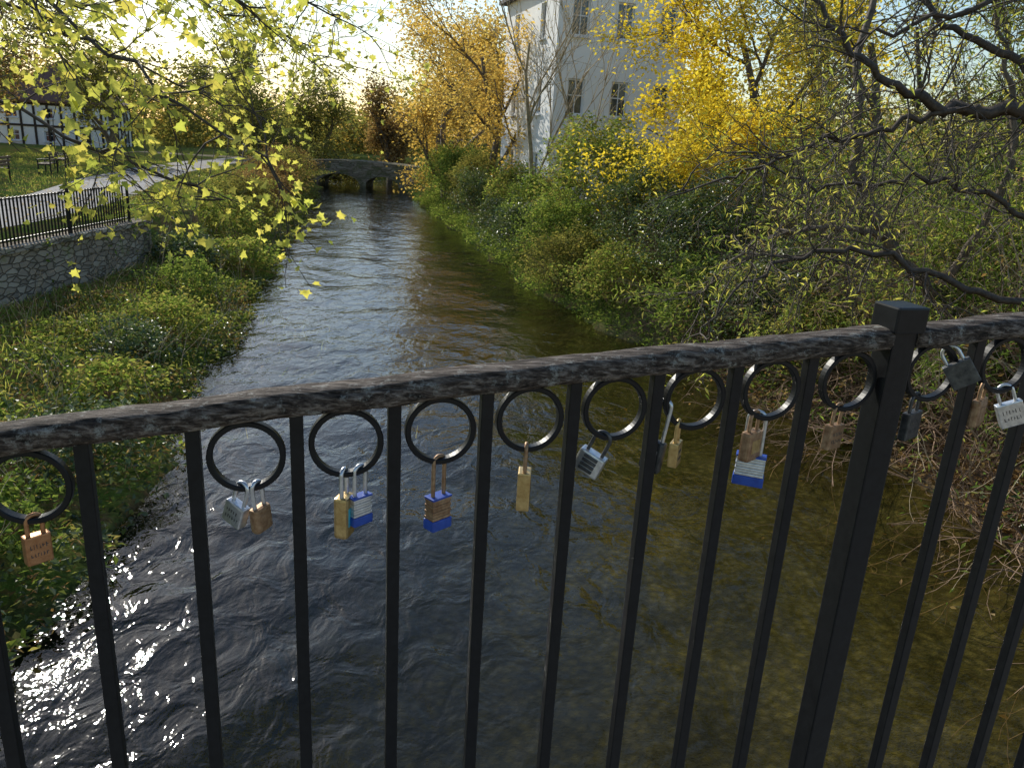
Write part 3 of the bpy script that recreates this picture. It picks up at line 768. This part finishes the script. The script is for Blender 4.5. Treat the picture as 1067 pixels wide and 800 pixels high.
fy=rng.uniform(3,13,n); fx=redge(fy)+rng.gamma(1.5,1.1,n)
k_=pnoise(np.stack([fx,fy,fx*0],-1),1.1)>.0
leaves('ivy_patch',np.stack([fx,fy,gz(fx,fy)+.35*rng.random(n)+.05],-1)[k_],.08,L_ever,RH,.8,clump=2)

# left bank vegetation
n=84000
yl=2+ (rng.random(n)**1.35)*52; frac=rng.random(n)
wid=np.where(yl<19.5, ledge(yl)-wallx(yl), 5.0)
xl=ledge(yl)+.15-frac*wid
hn=np.array([noise.noise(Vector((a*.75,b_*.75,0)))+.5*noise.noise(Vector((a*2.3,b_*2.3,4))) for a,b_ in zip(xl,yl)])
hl=np.maximum(0,.26+.66*hn)*(1-.75*frac)
cut=rng.random(n)**.6
PP=np.stack([xl,yl,np.maximum(gz(xl,yl),0)+hl*cut+.02],-1)
sel=pnoise(np.stack([xl,yl,xl*0],-1),.9)+.35*rng.normal(size=n)
A=sel>.35; B=(sel<=.35)&(sel>-.25); C=(sel<=-.25)&(sel>-.62); D=sel<=-.62
leaves('bankside_weeds',PP[B],.08,L_weed,RH,.45,clump=2.2,lo=.35)
leaves('bankside_nettles',PP[A],.075,L_green,RH,.45,clump=2.2,lo=.35)
leaves('bankside_ivy',PP[C],.085,L_ever,RH,.45,clump=2.2,lo=.4)
leaves('bankside_dead_bracken',PP[D],.085,L_brown,NARROW,.3,clump=2.2,lo=.5)
n=18000
yl=rng.uniform(6,20,n); xl=wallx(yl)+.1+rng.gamma(1.6,.6,n)
leaves('bank_grass',np.stack([xl,yl,gz(xl,yl)],-1),.17,L_weed,GRASS,0,droop=-2.5,clump=1.5,lo=.6)
n=3500
yl=rng.uniform(6,19,n); xl=wallx(yl)+.2+rng.gamma(1.5,.6,n)
leaves('fallen_leaves',np.stack([xl,yl,gz(xl,yl)+.2*rng.random(n)],-1),.10,L_brown,RH,1.0)
n=900
yl=rng.uniform(8,20.5,n); yl=yl[pnoise(np.stack([yl,yl*0,yl*0],-1),1.2)>.2]; n=len(yl)
leaves('wall_ivy',np.stack([wallx(yl)+.04+.08*rng.random(n),yl,1.75-rng.gamma(1.3,.18,n)],-1),.08,L_green,RH,.1)
out=[];tips=[]
for k in range(150):
    y=random.uniform(3,24); x=float(ledge(y))-random.uniform(.1,3.5)
    grow((x,y,max(0,zg(x,y))),(random.uniform(-.3,.4),random.uniform(-.3,.3),1),random.uniform(.5,1.1),.006,1,out,tips,nch=3,seg=5,wig=.12)
tubes('dry_stalks',out,M_twig_pale,3)
for k,(y,dx,R,mt,nm) in enumerate([(6.5,1.2,(.8,.9,.35),L_green,'green_shrub'),(8.5,1.0,(.7,.8,.45),L_ever,'laurel_shrub'),(10.5,.9,(.7,.9,.4),L_weed,'bramble_shrub'),(12.6,1.0,(.7,.8,.45),L_ever,'laurel_shrub'),(14.5,1.2,(.8,1,.45),L_weed,'bramble_shrub'),(17.5,1.4,(.9,1.0,.5),L_green,'bramble_shrub'),(20.5,1.9,(.9,1.0,.5),L_ever,'laurel_shrub'),(22,1.0,(.9,1,.5),L_weed,'bramble_shrub'),(26,1.6,(1.1,1.3,.8),L_weed,'bramble_shrub'),(30,1.8,(1.3,1.5,1.0),L_olive,'dry_shrub'),(34.5,1.4,(1.3,1.6,1.1),L_brown,'dry_shrub'),(39,1.6,(1.5,1.7,1.3),L_brown,'dry_shrub'),(44,1.8,(1.7,1.9,1.4),L_olive,'dry_shrub'),(49,1.8,(1.9,2,1.4),L_brown,'dry_shrub'),(55,2.4,(2.4,1.8,1.7),L_olive,'dry_shrub')]):
    s=.08 if y<20 else .11
    shrub(nm,float(ledge(y))-dx,y,R,mt,int(2600*(R[0]*R[2]+.3)),s,flat=.4,stems=6)

# ------------------------------------------------------------------ bare tangled tree on the right
e=empty('bare_branch_tree')
out=[];tips=[]
L1,_=limb([(7.6,9.6,1.4),(7.2,9.2,2.8),(6.6,8.8,4.0),(5.6,8.3,4.55),(4.76,8,4.70),(4.0,8,4.71),(3.46,7.9,4.87),(3.0,7.9,5.15),(2.5,8.1,5.7)],.12,.015,out,40,.03)
L2,_=limb([(4.4,8,4.70),(3.8,8,4.62),(3.3,8,4.45),(2.8,8,4.32),(2.2,8,4.0),(1.5,8.2,3.75)],.034,.008,out,30,.03)
L3,_=limb([(6.0,8.5,4.4),(5.2,8.8,5.2),(4.3,9,5.6),(3.5,9.2,6.4)],.06,.02,out,24,.03)
L4,_=limb([(7.2,9.2,2.6),(5.6,8.2,2.75),(4.6,8,3.0),(3.54,8,3.3),(2.9,8,3.25),(2.3,7.9,2.9),(1.9,7.8,2.4)],.05,.008,out,30,.03)
L5,_=limb([(7.3,9.4,2.2),(6.2,9,3.2),(5.2,9,3.9),(4.2,9,4.0),(3.4,9.3,3.9),(2.6,9.6,4.2)],.045,.010,out,30,.04)
L6,_=limb([(7.6,9.6,1.6),(8.2,9.3,3.5),(8,9.2,5.5),(7.0,9.1,7.2)],.11,.03,out,24,.03)
L7,_=limb([(8,9.2,5.2),(6.5,8.6,5.8),(5,8.3,5.9),(3.8,8.2,5.5),(3.0,8.1,5.3)],.05,.012,out,24,.04)
for Lm,cnt,ln in ((L1,26,1.1),(L2,26,.9),(L3,16,1.1),(L4,28,.9),(L5,26,1.0),(L6,14,1.5),(L7,24,1.1)):
    for k in range(cnt):
        q=Lm[random.randrange(len(Lm)//3,len(Lm))]
        grow(q,rv()+Vector((-.6,0,-.25)),ln*random.uniform(.5,1.2),.010,2,out,tips,wig=.2,nch=3,spread=.7,seg=6,rmin=.0022,up=-.02)
tubes('limbs_and_twigs',out,M_bark_dark,4,e)
T=np.array(tips); T=T[rng.random(len(T))<.16]
leaves('last_leaves',jit(T,1,.05),.085,L_maple,NARROW,.2,e,droop=1.0)
# leaning trunk with pale bark behind it
e=empty('leaning_willow_tree')
out=[];tips=[]
Lk,_=limb([(7.0,11.5,1.3),(6.2,11.2,2.2),(5.2,11,3.0),(4.6,11,3.9),(4.3,11,5.0),(4.4,11.2,6.4)],.13,.04,out,30,.03)
Lj,_=limb([(6.0,11.2,2.4),(6.3,10.8,3.6),(6.2,10.6,4.8),(5.6,10.6,6.2)],.08,.03,out,24,.03)
Li,_=limb([(5.0,11,3.2),(4.0,10.6,3.3),(3.0,10.4,3.0),(2.4,10.2,2.4)],.05,.01,out,24,.03)
for Lm in (Lk,Lj,Li):
    for k in range(22):
        q=Lm[random.randrange(len(Lm)//4,len(Lm))]
        grow(q,rv()+Vector((-.3,0,.1)),1.3*random.uniform(.5,1.2),.011,2,out,tips,wig=.16,nch=3,spread=.6,seg=6,rmin=.0025,up=-.03)
tubes('trunk_and_limbs',out,M_bark,4,e)
T=np.array(tips); T=T[rng.random(len(T))<.7]
leaves('leaves',jit(T,2,.10),.09,L_weed,NARROW,.2,e,droop=1.0,lo=.6)
e=empty('bare_thicket')
out=[];tips=[]
for k in range(230):
    y=random.uniform(3.2,14.5); x=float(redge(y))+random.uniform(.0,3.0)
    z=zg(x,y)
    d=Vector((random.uniform(-1.3,.6),random.uniform(-.9,.7),random.uniform(.15,1.2)))
    grow((x,y,z-.05),d,random.uniform(1.2,3.0),.013,2,out,tips,wig=.22,up=-.03,nch=4,spread=.85,seg=7,rmin=.0028,ratio=.55)
tubes('stems',out,M_twig,3,e)
T=np.array(tips); T=T[rng.random(len(T))<.14]
leaves('dry_leaves',jit(T,1,.06),.07,L_brown,RH,.2,e)
e=empty('pale_thicket')
out=[];tips=[]
for k in range(55):
    y=random.uniform(5,16); x=float(redge(y))+random.uniform(.3,4)
    z=zg(x,y)
    d=Vector((random.uniform(-.9,.5),random.uniform(-.5,.5),random.uniform(.6,1.4)))
    grow((x,y,z-.05),d,random.uniform(2.0,4.0),.018,2,out,tips,wig=.15,up=-.02,nch=4,spread=.65,seg=8,rmin=.0026,ratio=.5)
tubes('stems',out,M_twig_pale,3,e)
T=np.array(tips)
leaves('green_leaves',jit(T,2,.10),.085,L_green,NARROW,.2,e,droop=.8,lo=.6)

# ------------------------------------------------------------------ overhanging maple on the left
e=empty('overhanging_maple')
out=[];tips=[]
t1,_=limb([(-8.3,7.5,.4),(-8.1,7.4,2.6),(-7.6,7.2,5.0),(-7,7,7.5)],.16,.06,out,20,.02)
def addl(ctrl,r,cnt,ln):
    Lm,_=limb(ctrl,r,.006,out,26,.03)
    for k in range(cnt):
        q=Lm[random.randrange(len(Lm)//4,len(Lm))]
        grow(q,rv(.7)+Vector((.5,0,-.25)),ln*random.uniform(.5,1.2),.006,1,out,tips,wig=.18,nch=4,spread=.6,seg=6,rmin=.0022,up=-.03)
addl([(-7.4,7.1,5.6),(-5.5,6.5,6.2),(-3.8,6,5.9),(-2.6,5.6,5.3),(-1.7,5.4,4.9)],.026,26,.8)
addl([(-7.8,7.2,4.2),(-5.6,6.2,5.2),(-4.0,5.6,5.2),(-3.0,5.3,4.8),(-2.2,5.1,4.3),(-1.6,5.0,4.0)],.026,28,.75)
addl([(-7.9,7.3,3.6),(-6,6.3,4.6),(-4.6,5.8,4.5),(-3.5,5.6,4.2),(-2.6,5.4,3.9),(-2.0,5.3,3.7)],.024,24,.7)
addl([(-7.6,7.2,5),(-6,5.5,6),(-4.2,4.6,5.6),(-2.9,4.2,5.1),(-2.2,4.1,4.7)],.022,20,.7)
addl([(-7.5,7.2,5),(-5.5,7.5,6),(-4,7.4,5.8),(-2.6,7.2,5.4),(-1.6,7.1,5.1)],.028,32,.9)
addl([(-7.8,7.2,4.5),(-6.5,8,5.2),(-5.2,8.3,5.2),(-4,8.4,4.7),(-2.8,8.3,4.3)],.028,36,1.0)
addl([(-7.8,7.4,4.5),(-6.5,9.5,5.6),(-5,10,5.8),(-3.4,10,5.4),(-2.4,9.9,5.0)],.028,40,1.2)
tubes('trunk_and_twigs',out,M_bark_dark,4,e)
T=np.array(tips); T=T[rng.random(len(T))<.9]
leaves('leaves',jit(T,1,.05),.058,L_maple,MAPLE,.15,e,droop=1.0,lo=.65,var=.45)
